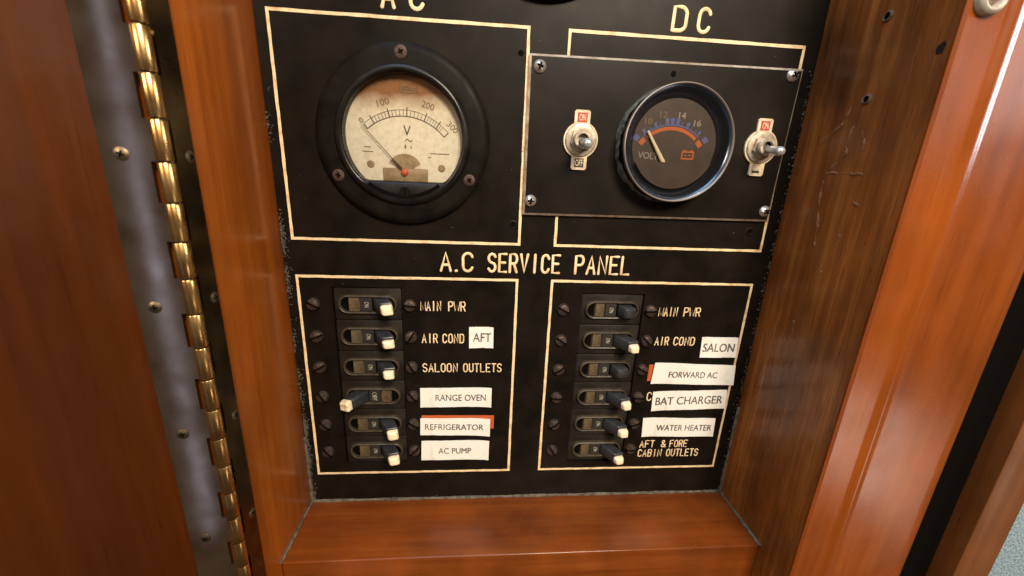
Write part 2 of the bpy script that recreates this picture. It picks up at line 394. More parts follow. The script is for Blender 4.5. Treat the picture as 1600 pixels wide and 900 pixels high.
# right stile: flat lip, rounded bead, then a wide face that rolls away to the back
prof = [(R_X+.002, .40), (R_X+.002, .505), (R_X+.010, .512), (2.225, .512)]
prof = prof[:-1]+[(2.212+.066*i/16, .512+.0085*(.5-.5*math.cos(2*PI*i/16))) for i in range(17)]
prof += [(2.56+.13*math.sin(math.radians(a)), .382+.13*math.cos(math.radians(a))) for a in range(0, 91, 9)]
prof += [(2.69, 0), (2.31, 0), (2.31, .40)]
cpart(MB().extrude_xz(prof, -.9, 3.0), 'stile', M['wood_stile'])
cpart(MB().box(2.875, 3.055, -.9, 3.0, .0, .505, .008, 2), 'edge_board', M['wood_edge'], 'dull brown edge board beyond the dark gap')
cpart(MB().box(2.692, 2.873, -.9, 3.0, .0, .43, .02, 3), 'gap_shade_strip', M['black'], 'black strip standing for the shade in the gap between the bright stile and the edge board')  # black box put in as the dark shade of the gap
cpart(MB().box(2.62, 3.0, -.9, 3.0, -.12, -.02), 'back_board', M['wood_back'])
for (y, z, r) in ((2.0, .272, .010), (1.748, .275, .010)):
    mb = MB(); mt = Matrix.Translation((R_X-.004, y, z)) @ Matrix.Rotation(-PI/2, 4, 'Y')
    t = MB().lathe([(r*.02,.0015),(r,.0015)], seg=20); mb.merge(t.bm, mt)
    cpart(mb, 'screw_hole', M['black'])
    mb = MB(); t = MB().lathe([(r*1.02,.0),(r*1.15,.0045),(r*1.45,.0035),(r*1.7,-.006)], seg=28, jitter=lambda a, z: .10*math.sin(2*a+z*300)+.06*random.random()); mb.merge(t.bm, mt)
    cpart(mb, 'torn_fibre', M['fibre'])
mb = MB().blob((R_X+.0005, 1.853, .474), .031, (.07, 1.25, .75))
cpart(mb, 'latch_notch', M['notch'])
drips = [[(1.735,.225),(1.70,.205),(1.673,.196),(1.64,.15),(1.611,.112)], [(1.66,.245),(1.60,.235),(1.57,.247),(1.53,.21),(1.502,.178)],
         [(1.502,.18),(1.500,.25),(1.499,.33)], [(1.47,.174),(1.42,.176),(1.36,.185),(1.30,.20),(1.226,.209)], [(1.64,.29),(1.60,.31),(1.55,.30)],
         [(1.15,.26),(1.13,.27)], [(1.28,.31),(1.25,.315)], [(1.40,.33),(1.39,.36)], [(.9,.2),(.86,.205)]]
for d in drips:
    pts = []
    for a, b in zip(d, d[1:]):
        for i in range(6):
            f = i/6; pts.append((R_X+.0015, a[0]+(b[0]-a[0])*f+random.uniform(-.002,.002), a[1]+(b[1]-a[1])*f+random.uniform(-.003,.003)))
    pts.append((R_X+.0015, *d[-1])); ph = random.uniform(0, 6)
    cpart(MB().tube(pts, .008, n=8, radii=[.0042+.0026*math.sin(i*.7+ph)+random.uniform(-.0006,.0006) for i in range(len(pts))], up=Vector((1,0,0))), 'glue_drip', M['glue'])
# sealant in the corners
def bead(pts, r):
    out = []; rad = []
    for a, b in zip(pts, pts[1:]):
        n = max(2, int((Vector(b)-Vector(a)).length/.02))
        for i in range(n):
            p = Vector(a).lerp(Vector(b), i/n); out.append(p+Vector([random.uniform(-.0009,.0009) for _ in range(3)])); rad.append(r*(.9+.2*math.sin(i*.37)+.08*random.random()))
    out.append(Vector(pts[-1])); rad.append(r)
    return out, rad
mb = MB()
for pts, r in (([(L_X+.002,SILL_Y+.002,.33),(L_X+.002,SILL_Y+.002,.004)], .007), ([(L_X+.004,SILL_Y+.003,.003),(R_X-.004,SILL_Y+.003,.003)], .008),
               ([(R_X-.003,SILL_Y+.002,.33),(R_X-.003,SILL_Y+.002,.004)], .008), ([(R_X-.002,SILL_Y,.003),(R_X-.002,.35,.003)], .007), ([(L_X+.002,SILL_Y,.003),(L_X+.002,.2,.003)], .009)):
    p, rr = bead(pts, r); mb.tube(p, r, n=7, radii=rr, up=Vector((.3,.5,.81)))
cpart(mb, 'sealant_bead', M['putty'])
tag(MB().box(2.99, 5.2, -.9, 3.0, .26, .30).build('carpet', M['carpet'], None, (4,-.9,.3)), None, None, kind='structure')

# ================================================================== door and piano hinge
AX, AZ = -.045, .553           # hinge axis
DD = math.radians(172)         # the opened door lies along this direction from the axis
def swing(x, z):               # along the door leaf, out of its face
    return (AX+x*math.cos(DD)+z*math.sin(DD), AZ+x*math.sin(DD)-z*math.cos(DD))
def door_box(mb, a0, a1, y0, y1, d0, d1, bev=0):
    c = [swing(a0,d0), swing(a1,d0), swing(a1,d1), swing(a0,d1)]
    mb.hull8([(c[0][0],y0,c[0][1]),(c[1][0],y0,c[1][1]),(c[2][0],y0,c[2][1]),(c[3][0],y0,c[3][1])],
             [(c[0][0],y1,c[0][1]),(c[1][0],y1,c[1][1]),(c[2][0],y1,c[2][1]),(c[3][0],y1,c[3][1])], bev)
    return mb
cpart(door_box(MB(), .052, 2.2, -.9, 3.0, -.17, -.008, .006), 'door', M['wood_door'], 'dark red mahogany door swung open to the left')

hg = thing('piano_hinge', 'long brass piano hinge between the dark red door and the orange board', 'hinge', (AX, -.9, AZ))
def hpart(mb, name, m):
    o = mb.build(name, m, None, (AX, -.9, AZ)); o.location = (0,0,0); o.parent = hg; return o
PIT = .1032; Y0 = 1.755-PIT*25; NK = 38; KR = .019
fl, dl = MB(), MB()
for k in range(NK):
    y0 = Y0+k*PIT+.0026; y1 = Y0+(k+1)*PIT-.0026
    wall_own = ((k-25) % 2 == 0)
    # frame leaf lies on the side board, door leaf on the door
    e = AZ-.010 if wall_own else AZ-.034
    fl.box(L_X, L_X+.009, y0-.0026, y1+.0026, .447, e)
    a = .010
    door_box(dl, .032, .136, y0-.0026, y1+.0026, -.008, .002)
    if not wall_own: door_box(dl, a, .0319, y0-.0026, y1+.0026, -.008, .002)
    mb = MB(); n = 20
    tb = MB().lathe([(KR*.3,0),(KR*.95,0),(KR,.002),(KR,(y1-y0)-.002),(KR*.95,y1-y0),(KR*.3,y1-y0)], seg=24)
    mb.merge(tb.bm, Matrix.Translation((AX, y1, AZ)) @ Matrix.Rotation(PI/2, 4, 'X'))
    hpart(mb, 'knuckle', M['brass'])
for q_ in (fl, dl): bmesh.ops.remove_doubles(q_.bm, verts=q_.bm.verts, dist=.00008)
hpart(fl, 'frame_leaf', M['leaf_dull']); hpart(dl, 'door_leaf', M['leaf'])
mb = MB(); tb = MB().lathe([(0,0),(KR*.6,0),(KR*.6,NK*PIT),(0,NK*PIT)], seg=12); mb.merge(tb.bm, Matrix.Translation((AX, Y0+NK*PIT, AZ)) @ Matrix.Rotation(PI/2, 4, 'X'))
hpart(mb, 'pin', M['ink'])
def screw_mesh(r, h, dome, slot='cross', sw=.2):
    mb = MB(); mb.lathe([(0,h+dome),(r*.35,h+dome*.9),(r*.7,h+dome*.5),(r*.95,h*.8),(r,h*.5),(r,-.002)], seg=28)
    return mb
def slot_mesh(r, z, kind, sw=.16):
    mb = MB(); mb.box(-r*.8 if kind == 'slot' else -r*.5, r*.8 if kind == 'slot' else r*.5, -r*sw, r*sw, z-.01, z)
    if kind == 'cross': mb.box(-r*sw, r*sw, -r*.5, r*.5, z-.01, z+.0004)
    return mb
for y in (1.461, 1.054, .642, .235, -.17, 1.87, 2.28):
    for side in (0, 1):
        mb = MB(); t = screw_mesh(.017, .001, .0035)
        if side == 0: mt = Matrix.Translation((L_X+.009, y, .467)) @ Matrix.Rotation(PI/2, 4, 'Y')
        else:
            x, z = swing(.092, .002); mt = Matrix.Translation((x, y, z)) @ Matrix.Rotation(PI/2-DD+PI/2, 4, 'Y')
        sl = slot_mesh(.017, .0047, 'cross', .14); mb.merge(t.bm, mt); so = hpart(mb, 'screw', M['bscrew'])
        mb = MB(); mb.merge(sl.bm, mt @ Matrix.Rotation(y*3, 4, 'Z')); so2 = hpart(mb, 'cross_recess', M['black']); so2.parent = so

# ================================================================== black service panel
pan = thing('service_panel', 'black engraved electrical panel with cream border lines and lettering', 'control panel', (0,0,0))
cut = [(.136, .430, .053, .955), (1.228, 1.519, .040, .945)]
xs = sorted({L_X+.002, R_X-.002, .136, .430, 1.228, 1.519}); ys = sorted({SILL_Y+.001, 3.0, .053, .955, .040, .945})
mb = MB(); T0 = -.035
grid = {}
def gv(i, j, z):
    if (i, j, z) not in grid: grid[(i, j, z)] = mb._v((xs[i], ys[j], z))
    return grid[(i, j, z)]
def solid(i, j):
    if not (0 <= i < len(xs)-1 and 0 <= j < len(ys)-1): return False
    cx, cy = (xs[i]+xs[i+1])/2, (ys[j]+ys[j+1])/2
    return not any(a < cx < b and c < cy < d for a, b, c, d in cut)
for i in range(len(xs)-1):
    for j in range(len(ys)-1):
        if not solid(i, j): continue
        mb.bm.faces.new((gv(i,j,0), gv(i+1,j,0), gv(i+1,j+1,0), gv(i,j+1,0)))
        mb.bm.faces.new((gv(i,j,T0), gv(i,j+1,T0), gv(i+1,j+1,T0), gv(i+1,j,T0)))
        for (di, dj, a, b) in ((-1,0,(i,j),(i,j+1)),(1,0,(i+1,j),(i+1,j+1)),(0,-1,(i,j),(i+1,j)),(0,1,(i,j+1),(i+1,j+1))):
            if not solid(i+di, j+dj):
                mb.bm.faces.new((gv(*a,0), gv(*b,0), gv(*b,T0), gv(*a,T0)))
mb.build('face', M['panel'], pan)
def frame_line(x0, x1, y0, y1, w=.0112, parent=pan):
    m = MB(); h = w/2; rO = [(x0-h,y0-h),(x1+h,y0-h),(x1+h,y1+h),(x0-h,y1+h)]; rI = [(x0+h,y0+h),(x1-h,y0+h),(x1-h,y1-h),(x0+h,y1-h)]
    for k in range(4):
        l = (k+1) % 4
        # each side subdivided so that its edge wanders a little like a hand-filled groove
        n = 24
        def side(a, b, j):
            return [(a[0]+(b[0]-a[0])*i/n+(random.uniform(-j,j) if 0 < i < n else 0), a[1]+(b[1]-a[1])*i/n+(random.uniform(-j,j) if 0 < i < n else 0)) for i in range(n+1)]
        o, q = side(rO[k], rO[l], .0009), side(rI[k], rI[l], .0009)
        A = [m._v((x, y, .0014)) for x, y in o]; B = [m._v((x, y, .0014)) for x, y in q]
        for i in range(n): m.bm.faces.new((A[i], A[i+1], B[i+1], B[i]))
    return m.build('border_line', M['engrave'], parent)
frame_line(0, .9315, 1.159, 1.974); frame_line(1.0868, 2.0245, 1.159, 1.974)
frame_line(0, .9305, 0, 1); frame_line(1.0868, 2.0195, 0, 1)
engraved('A', .399, .440, 2.006, 2.084, pan, .0066, 1); engraved('C', .500, .543, 2.006, 2.084, pan, .0066, 1)
engraved('D', 1.480, 1.530, 2.000, 2.078, pan, .0066, 1); engraved('C', 1.580, 1.622, 2.000, 2.078, pan, .0066, 1)
engraved('A.C', .600, .734, 1.036, 1.115, pan, .0056, .86); engraved('SERVICE', .803, 1.113, 1.036, 1.115, pan, .0056)
engraved('PANEL', 1.186, 1.428, 1.036, 1.115, pan, .0056)
sm = .0028
engraved('MAIN', .513, .597, .853, .895, pan, sm); engraved('PWR', .632, .704, .853, .895, pan, sm)
engraved('AIR', .514, .580, .699, .741, pan, sm); engraved('COND', .606, .699, .699, .741, pan, sm)
engraved('SALOON', .514, .670, .553, .594, pan, sm); engraved('OUTLETS', .700, .874, .553, .594, pan, sm)
engraved('MAIN', 1.600, 1.684, .842, .883, pan, sm); engraved('PWR', 1.718, 1.795, .842, .883, pan, sm)
engraved('AIR', 1.600, 1.664, .695, .735, pan, sm); engraved('COND', 1.692, 1.792, .695, .735, pan, sm)
engraved('C', 1.602, 1.622, .396, .440, pan, sm, 1)
engraved('AFT', 1.603, 1.676, .123, .162, pan, sm); engraved('&', 1.715, 1.738, .123, .162, pan, sm, 1); engraved('FORE', 1.762, 1.852, .123, .162, pan, sm)
engraved('CABIN', 1.600, 1.722, .067, .108, pan, sm); engraved('OUTLETS', 1.752, 1.920, .067, .108, pan, sm)
def pin_hole(x, y, z, parent, ox=0, oy=0, rim=True):
    m = MB().lathe([(.0001,.0012),(.0105,.0012)], seg=20)
    for v in m.bm.verts: v.co += Vector((x-ox, y-oy, z))
    m.build('screw_hole', M['black'], parent)
    if rim:
        m = MB().lathe([(.0110,.0012),(.0135,.003),(.0195,.001),(.020,-.002)], seg=24)
        for v in m.bm.verts: v.co += Vector((x-ox, y-oy, z))
        m.build('hole_rim', M['flange'], parent)
for x, y, r in ((.905,1.888,False), (.903,1.242,True), (1.955,1.244,True)): pin_hole(x, y, 0, pan, rim=r)

# flange of another round instrument, cut off by the top of the picture
mb = MB().lathe([(.0,.06),(.20,.06),(.22,.055),(.225,.03),(.30,.028),(.325,.02),(.33,0)], seg=72)
tag(mb.build('instrument_housing', M['flange'], None, (0,0,0)), 'round black instrument housing mostly cut off above the AC and DC lettering', 'instrument').location = W(.985, 2.385, 0)

# ================================================================== AC voltmeter
AC = (.465, 1.5655)
ac = thing('ac_voltmeter', 'round black panel voltmeter with aged cream dial reading up to 300 volts', 'voltmeter', (*AC, 0))
MB().lathe([(.236,.034),(.300,.034),(.318,.030),(.329,.019),(.331,0)], seg=96).build('flange', M['flange'], ac)
def dshape(r, chord, n=96):
    o = []
    for i in range(n):
        a = 2*PI*i/n; c, s = math.cos(a), math.sin(a); rr = r
        if s < 0 and r*s < chord: rr = min(r, chord/s)
        o.append((rr*c, rr*s))
    return o
def ring3(pts, z): return [(x, y, z) for x, y in pts]
full = lambda r, n=96: [(r*math.cos(2*PI*i/n), r*math.sin(2*PI*i/n)) for i in range(n)]
CH = -.163
mb = MB().loft([ring3(full(.258), .030), ring3(full(.254), .040), ring3(full(.246), .050), ring3(full(.238), .053),
                ring3(dshape(.229, CH-.008), .052), ring3(dshape(.226, CH-.004), .048), ring3(dshape(.223, CH), .036), ring3(dshape(.222, CH+.001), .006)])
mb.build('case_front', M['bakelite'], ac, ang=50)
DZ = .008
MB().prism(dshape(.224, CH-.003), DZ-.006, DZ).build('dial', M['dial'], ac)
MB().prism(dshape(.2235, CH-.002), .0395, .0405).build('glass', M['glass'], ac)
PV = (.463-AC[0], 1.437-AC[1])
mk = MB(); zt = DZ+.0011
bandsolid(mk, *PV, .2055, .2085, 42, 131, DZ, zt, 40); bandsolid(mk, *PV, .2285, .2300, 42, 131, DZ, zt, 40)
def tick(a, r0, r1, w):
    c, s = math.cos(math.radians(a)), math.sin(math.radians(a))
    mk.prism([(PV[0]+c*r0+s*w, PV[1]+s*r0-c*w), (PV[0]+c*r1+s*w, PV[1]+s*r1-c*w), (PV[0]+c*r1-s*w, PV[1]+s*r1+c*w), (PV[0]+c*r0-s*w, PV[1]+s*r0+c*w)], DZ, zt+.0002)
big = [131, 122, 104.5, 86.5, 68, 54, 42]
for i, a in enumerate(big): tick(a, .206, .2295 if i in (0, 6) else .240, .0017)
for a0, a1 in zip(big[1:], big[2:]):
    for k in range(1, 5 if a0 > 60 else 3): tick(a0+(a1-a0)*k/5, .208, .2285, .0007)
mk.build('scale', M['dial_ink'], ac)
def rel(x, y): return x-AC[0], y-AC[1]
for tx, x, y, h, w, rot in (('0', .304, 1.622, .020, .013, .7), ('100', .388, 1.690, .024, .046, .28), ('200', .557, 1.686, .024, .048, -.3), ('300', .650, 1.612, .022, .046, -.75)):
    print_text(tx, h, w, *rel(x, y), DZ+.0002, 'number', M['dial_faint'], ac, rot, .001, .0)
print_text('V', .036, .028, *rel(.475, 1.592), DZ+.0002, 'lettering', M['dial_ink'], ac, -.03)
m = MB().tube([(rel(.4685,1.556)[0], rel(0,1.556)[1], DZ+.0005)]+[(rel(.470+.022*i/8,0)[0], rel(0,1.557+.0045*math.sin(i/8*2*PI))[1], DZ+.0005) for i in range(1, 9)], .0018, flat=.3); m.build('symbol', M['dial_ink'], ac)
m = MB()
for x, y, w, h in ((.467,1.534,.006,.014), (.489,1.532,.004,.012)): m.box(x-AC[0]-w/2, x-AC[0]+w/2, y-AC[1]-h/2, y-AC[1]+h/2, DZ, zt, .0004, 1)
for x, y, w in ((.322,1.527,.024),(.322,1.510,.040),(.600,1.512,.075),(.560,1.497,.012)): m.box(x-AC[0]-w/2, x-AC[0]+w/2, y-AC[1]-.0016, y-AC[1]+.0016, DZ, zt)
m.build('fine_print', M['dial_faint'], ac)
ex, ey = rel(.487, 1.742)
m = MB()
for a, b in (((-.032,.017),(-.032,-.010)), ((-.032,-.010),(0,-.018)), ((0,-.018),(.032,-.010)), ((.032,-.010),(.032,.017)), ((-.022,.002),(-.008,.010)), ((-.008,.010),(.004,-.001)), ((.004,-.001),(.022,.002)), ((-.022,-.004),(.022,-.004))):
    m.tube([(ex+a[0], ey+a[1], DZ+.0004), (ex+b[0], ey+b[1], DZ+.0004)], .0030, flat=.5, n=6)
m.build('emblem', M['dial_faint'], ac)
MB().prism([(PV[0], PV[1]-.004)]+circ(PV[0], PV[1], .070, 28, 150, 24), DZ, DZ+.0022).build('magnet_shield', M['magnet'], ac)
m = MB().box(rel(.378,0)[0], rel(.552,0)[0], rel(0,1.402)[1], rel(0,1.452)[1], DZ, DZ+.006, .004, 2)
bp = m.build('pivot_bridge', M['magnet'], ac)
m = MB(); c, s = math.cos(math.radians(132.5)), math.sin(math.radians(132.5))
m.tube([(PV[0]+c*.02, PV[1]+s*.02, DZ+.013), (PV[0]+c*.075, PV[1]+s*.075, DZ+.013), (PV[0]+c*.233, PV[1]+s*.233, DZ+.013)], .002, n=6, radii=[.0055,.0016,.0010])
m.build('needle', M['needle_dark'], ac)
m = MB().lathe([(0,DZ+.020),(.008,DZ+.019),(.0125,DZ+.015),(.0135,DZ+.006)], *PV, seg=24); m.build('pivot', M['pivot'], ac)
for x, y in ((.331,1.463), (.606,1.457)):
    MB().lathe([(0,DZ+.004),(.010,DZ+.0035),(.0145,DZ)], *rel(x, y), seg=24).build('dial_screw', M['magnet'], ac)
zs = MB().lathe([(0,.0545),(.019,.0545),(.022,.052),(.022,.048)], *rel(.467,1.362), seg=28).build('zero_adjuster', M['flange'], ac)
MB().box(rel(.4645,0)[0], rel(.4695,0)[0], rel(0,1.344)[1], rel(0,1.380)[1], .050, .0552).build('slot', M['black'], zs)
MB().prism(circ(0, 0, .226, 232, 308, 24)+circ(0, 0, .212, 308, 232, 24), .0520, .0538).build('vent_slot', M['black'], ac)
fs = screw_mesh(.022, .004, .003)
mesh0 = None
for a in (90, 210.5, 329.5):
    o = MB().lathe([(0,.0375),(.016,.0375),(.0225,.035),(.0225,.030)], .293*math.cos(math.radians(a)), .293*math.sin(math.radians(a)), seg=28).build('screw', M['rust'], ac)
    m = slot_mesh(.020, .0382, 'cross'); bmesh.ops.rotate(m.bm, verts=m.bm.verts, matrix=Matrix.Rotation(a*.02+.3, 3, 'Z'))
    for v in m.bm.verts: v.co += Vector((.293*math.cos(math.radians(a)), .293*math.sin(math.radians(a)), 0))
    m.build('cross_recess', M['black'], o)
fs.bm.free()

# ================================================================== gauge plate with its gauge
PC = (1.48, 1.59)
gp = thing('gauge_plate', 'black rectangular mounting plate with pale bare edges screwed over the DC box', 'mounting plate', (*PC, 0))
q = [(.938,1.287), (2.017,1.292), (2.031,1.894), (.936,1.886)]
q = [(x-PC[0], y-PC[1]) for x, y in q]
def inset(q, d):
    sg = [(1,1),(-1,1),(-1,-1),(1,-1)]; return [(x+sx*d, y+sy*d) for (x, y), (sx, sy) in zip(q, sg)]
PZ = .020
MB().loft([ring3(q, .002), ring3(q, PZ-.006), ring3(inset(q, .0085), PZ-.0002)]).build('plate_edge', M['edge'], gp, ang=20)
MB().prism(inset(q, .0087), .004, PZ).build('plate_face', M['plate'], gp)
for x, y in ((.977,1.842), (1.986,1.868), (.968,1.345), (1.990,1.336)):
    o = screw_mesh(.024, .006, .014).build('screw', M['steel'], gp); o.location = W(x-PC[0], y-PC[1], PZ)
    m = slot_mesh(.024, .0195, 'cross', .17); bmesh.ops.rotate(m.bm, verts=m.bm.verts, matrix=Matrix.Rotation(random.uniform(0,1.5), 3, 'Z'))
    m.build('cross_recess', M['black'], o)
for x, y in ((1.500,1.846), (1.494,1.346)): pin_hole(x, y, PZ, gp, *PC, rim=False)
MB().tube([(1.005-PC[0],1.44-PC[1],PZ), (1.003-PC[0],1.31-PC[1],PZ)], .0011, flat=.3, n=6).build('scratch', M['flange'], gp)

GC = (1.530, 1.5865)
vg = thing('volt_gauge', 'round DC volts gauge with silver bezel, brown dial and orange arc', 'gauge', (*GC, PZ))
jit = lambda a, z: .035*max(0, math.sin(a*1-2.2))*random.random()+.01*random.random()
def gunk(a, z):
    w = max(0, math.cos(a-3.45))**1.5
    return w*(.022+.014*math.sin(7.3*a+z*90)+.012*math.sin(17.1*a+1+z*200)+.010*math.sin(31*a+2)+.008*random.random())
MB().lathe([(.226,.0),(.2255,.006),(.224,.014),(.221,.020),(.216,.024)], seg=110, jitter=gunk).build('gasket', M['gasket'], vg)
RZ = .078
MB().lathe([(.214,.0),(.2165,RZ-.03),(.2165,RZ-.012)], seg=96).build('case', M['bakelite'], vg)
MB().lathe([(.2168,RZ-.022),(.2205,RZ-.014),(.2208,RZ-.006),(.2196,RZ),(.2170,RZ+.0015),(.2150,RZ-.001),(.2132,RZ-.006)], seg=128).build('bezel', M['chrome'], vg)
MB().lathe([(.2134,RZ-.005),(.204,RZ-.010),(.172,RZ-.046),(.1715,RZ-.050)], seg=128).build('inner_ring', M['gcone'], vg)
GZ = RZ-.048
MB().lathe([(0,GZ),(.173,GZ)], seg=96).build('dial', M['gdial'], vg)
def g0(x0, y0, z=PZ+GZ):           # a point measured on the panel plane, carried to the dial's depth
    k = z/CT[2]; return (x0+(CT[0]-x0)*k-GC[0], y0+(CT[1]-y0)*k-GC[1])
C0 = g0(1.536, 1.492); ra = .155
zb = GZ+.0012
MB_o = MB(); bandsolid(MB_o, *C0, ra-.007, ra+.007, 50, 130, GZ, zb, 36); bandsolid(MB_o, *C0, ra-.010, ra+.010, 36.5, 46, GZ, zb, 8); bandsolid(MB_o, *C0, ra-.010, ra+.010, 134, 143.5, GZ, zb, 8)
MB_o.build('orange_arc', M['gorange'], vg)
MB_b = MB(); bandsolid(MB_b, *C0, ra+.010, ra+.016, 48, 132, GZ, zb, 36)
for a, w, h in ((40,7,.022),(52,3,.018),(57,1.2,.012),(64,1.2,.012),(70,4,.020),(78,1.2,.014),(84,5,.022),(91,5,.022),(98,5,.022),(107,1.2,.014),(113,4,.018),(121,1.2,.012),(129,4,.018),(141,7,.022)):
    bandsolid(MB_b, *C0, ra+.0165, ra+.016+h, a-w/2, a+w/2, GZ, zb+.0003, 4)
MB_b.build('blue_scale', M['gblue'], vg)
for tx, x, y, mt in (('10', 1.432, 1.674, 'gyellow'), ('12', 1.492, 1.702, 'gyellow'), ('14', 1.570, 1.702, 'gtext'), ('16', 1.638, 1.676, 'gtext')):
    print_text(tx, .024, .030, *g0(x, y), GZ+.0003, 'number', M[mt], vg, 0, .001, .02)
print_text('VOLTS', .026, .098, *g0(1.456, 1.543), GZ+.0003, 'lettering', M['gtext'], vg, -.03, .001, .01)
bx, by = g0(1.616, 1.553)
m = MB(); m.box(bx-.026, bx-.0205, by-.018, by+.014, GZ, zb); m.box(bx+.0205, bx+.026, by-.018, by+.014, GZ, zb)
m.box(bx-.0203, bx+.0203, by-.018, by-.012, GZ, zb); m.box(bx-.0203, bx+.0203, by+.008, by+.014, GZ, zb)
m.box(bx-.019, bx-.010, by+.0145, by+.019, GZ, zb); m.box(bx+.010, bx+.019, by+.0145, by+.019, GZ, zb)
m.box(bx-.014, bx-.005, by-.004, by+.000, GZ, zb); m.box(bx+.004, bx+.014, by-.004, by+.000, GZ, zb)
m.build('battery_symbol', M['gorange'], vg)
n0, n1 = g0(1.512, 1.520), g0(1.434, 1.634)
MB().tube([(n0[0],n0[1],GZ+.010), (n1[0],n1[1],GZ+.010)], .004, flat=.5, n=6, radii=[.0085,.0045]).build('needle', M['gneedle'], vg)
hc = g0(1.54, 1.520)[1]
MB().prism([p for p in circ(0, 0, .1705, 180+math.degrees(math.asin(-hc/.1705)), 360-math.degrees(math.asin(-hc/.1705)), 40)], GZ+.012, GZ+.014).build('hood', M['gdial'], vg)
MB().prism(full(.204), RZ-.0115, RZ-.0105).build('glass', M['glass2'], vg)

# ================================================================== toggle switches
def toggle(org, label, broken):
    t = thing('toggle_switch', label, 'toggle switch', org, 'toggle switches on the gauge plate')
    R, tw, up, dn = .069, .031, .111, -.113
    pts = []
    a0 = math.degrees(math.asin(tw/R))
    pts += circ(0, 0, R, -90+a0, 90-a0, 24) + [(tw, up-.006), (tw-.006, up), (-tw+.006, up), (-tw, up-.006)]
    pts += circ(0, 0, R, 90+a0, 270-a0, 24) + [(-tw, dn+.006), (-tw+.006, dn), (tw-.006, dn), (tw, dn+.006)]
    np_ = MB().prism(pts, .0005, .009).build('name_plate', M['cream_paint'], t)
    MB().box(-.0195, .0195, .066, .101, .0085, .0098).build('on_field', M['red'], np_)
    print_text('ON', .026, .026, 0, .0835, .0099, 'lettering', M['cream_paint'], np_, 0, .0008, .015)
    if not broken:
        MB().box(-.0185, .0185, -.103, -.069, .0085, .0098).build('off_field', M['ink'], np_)
        print_text('OFF', .026, .031, 0, -.086, .0099, 'lettering', M['cream_paint'], np_, 0, .0008, .015)
    else:
        MB().box(-.020, .012, -.101, -.092, .0085, .0098).build('worn_field', M['ink'], np_)
    MB().lathe([(.024,.0095),(.060,.0095),(.0625,.013),(.060,.0165),(.046,.019),(.024,.019)], seg=48).build('washer', M['nickel'], t)
    hx = [(.046*math.cos(k*PI/3+.3), .046*math.sin(k*PI/3+.3)) for k in range(6)]
    MB().prism(hx, .0175, .030).build('nut', M['nickel'], t)
    MB().lathe([(.018,.030),(.034,.030),(.036,.034),(.036,.050),(.033,.054),(.022,.054),(.020,.044)], seg=40).build('bushing', M['nickel'], t)
    l = MB().lathe([(.0,.142),(.010,.1405),(.016,.135),(.0185,.126),(.0175,.112),(.0155,.085),(.0125,.050),(.012,.03)], seg=28).build('lever', M['lever_steel'], t)
    l.rotation_euler = (math.radians(9), 0, math.radians(0))
    return t
toggle((1.155, 1.588, PZ), 'toggle switch with red ON and black OFF plate left of the round gauge', False)
toggle((1.910, 1.594, PZ), 'toggle switch with worn lower tab between the round gauge and plate edge', True)

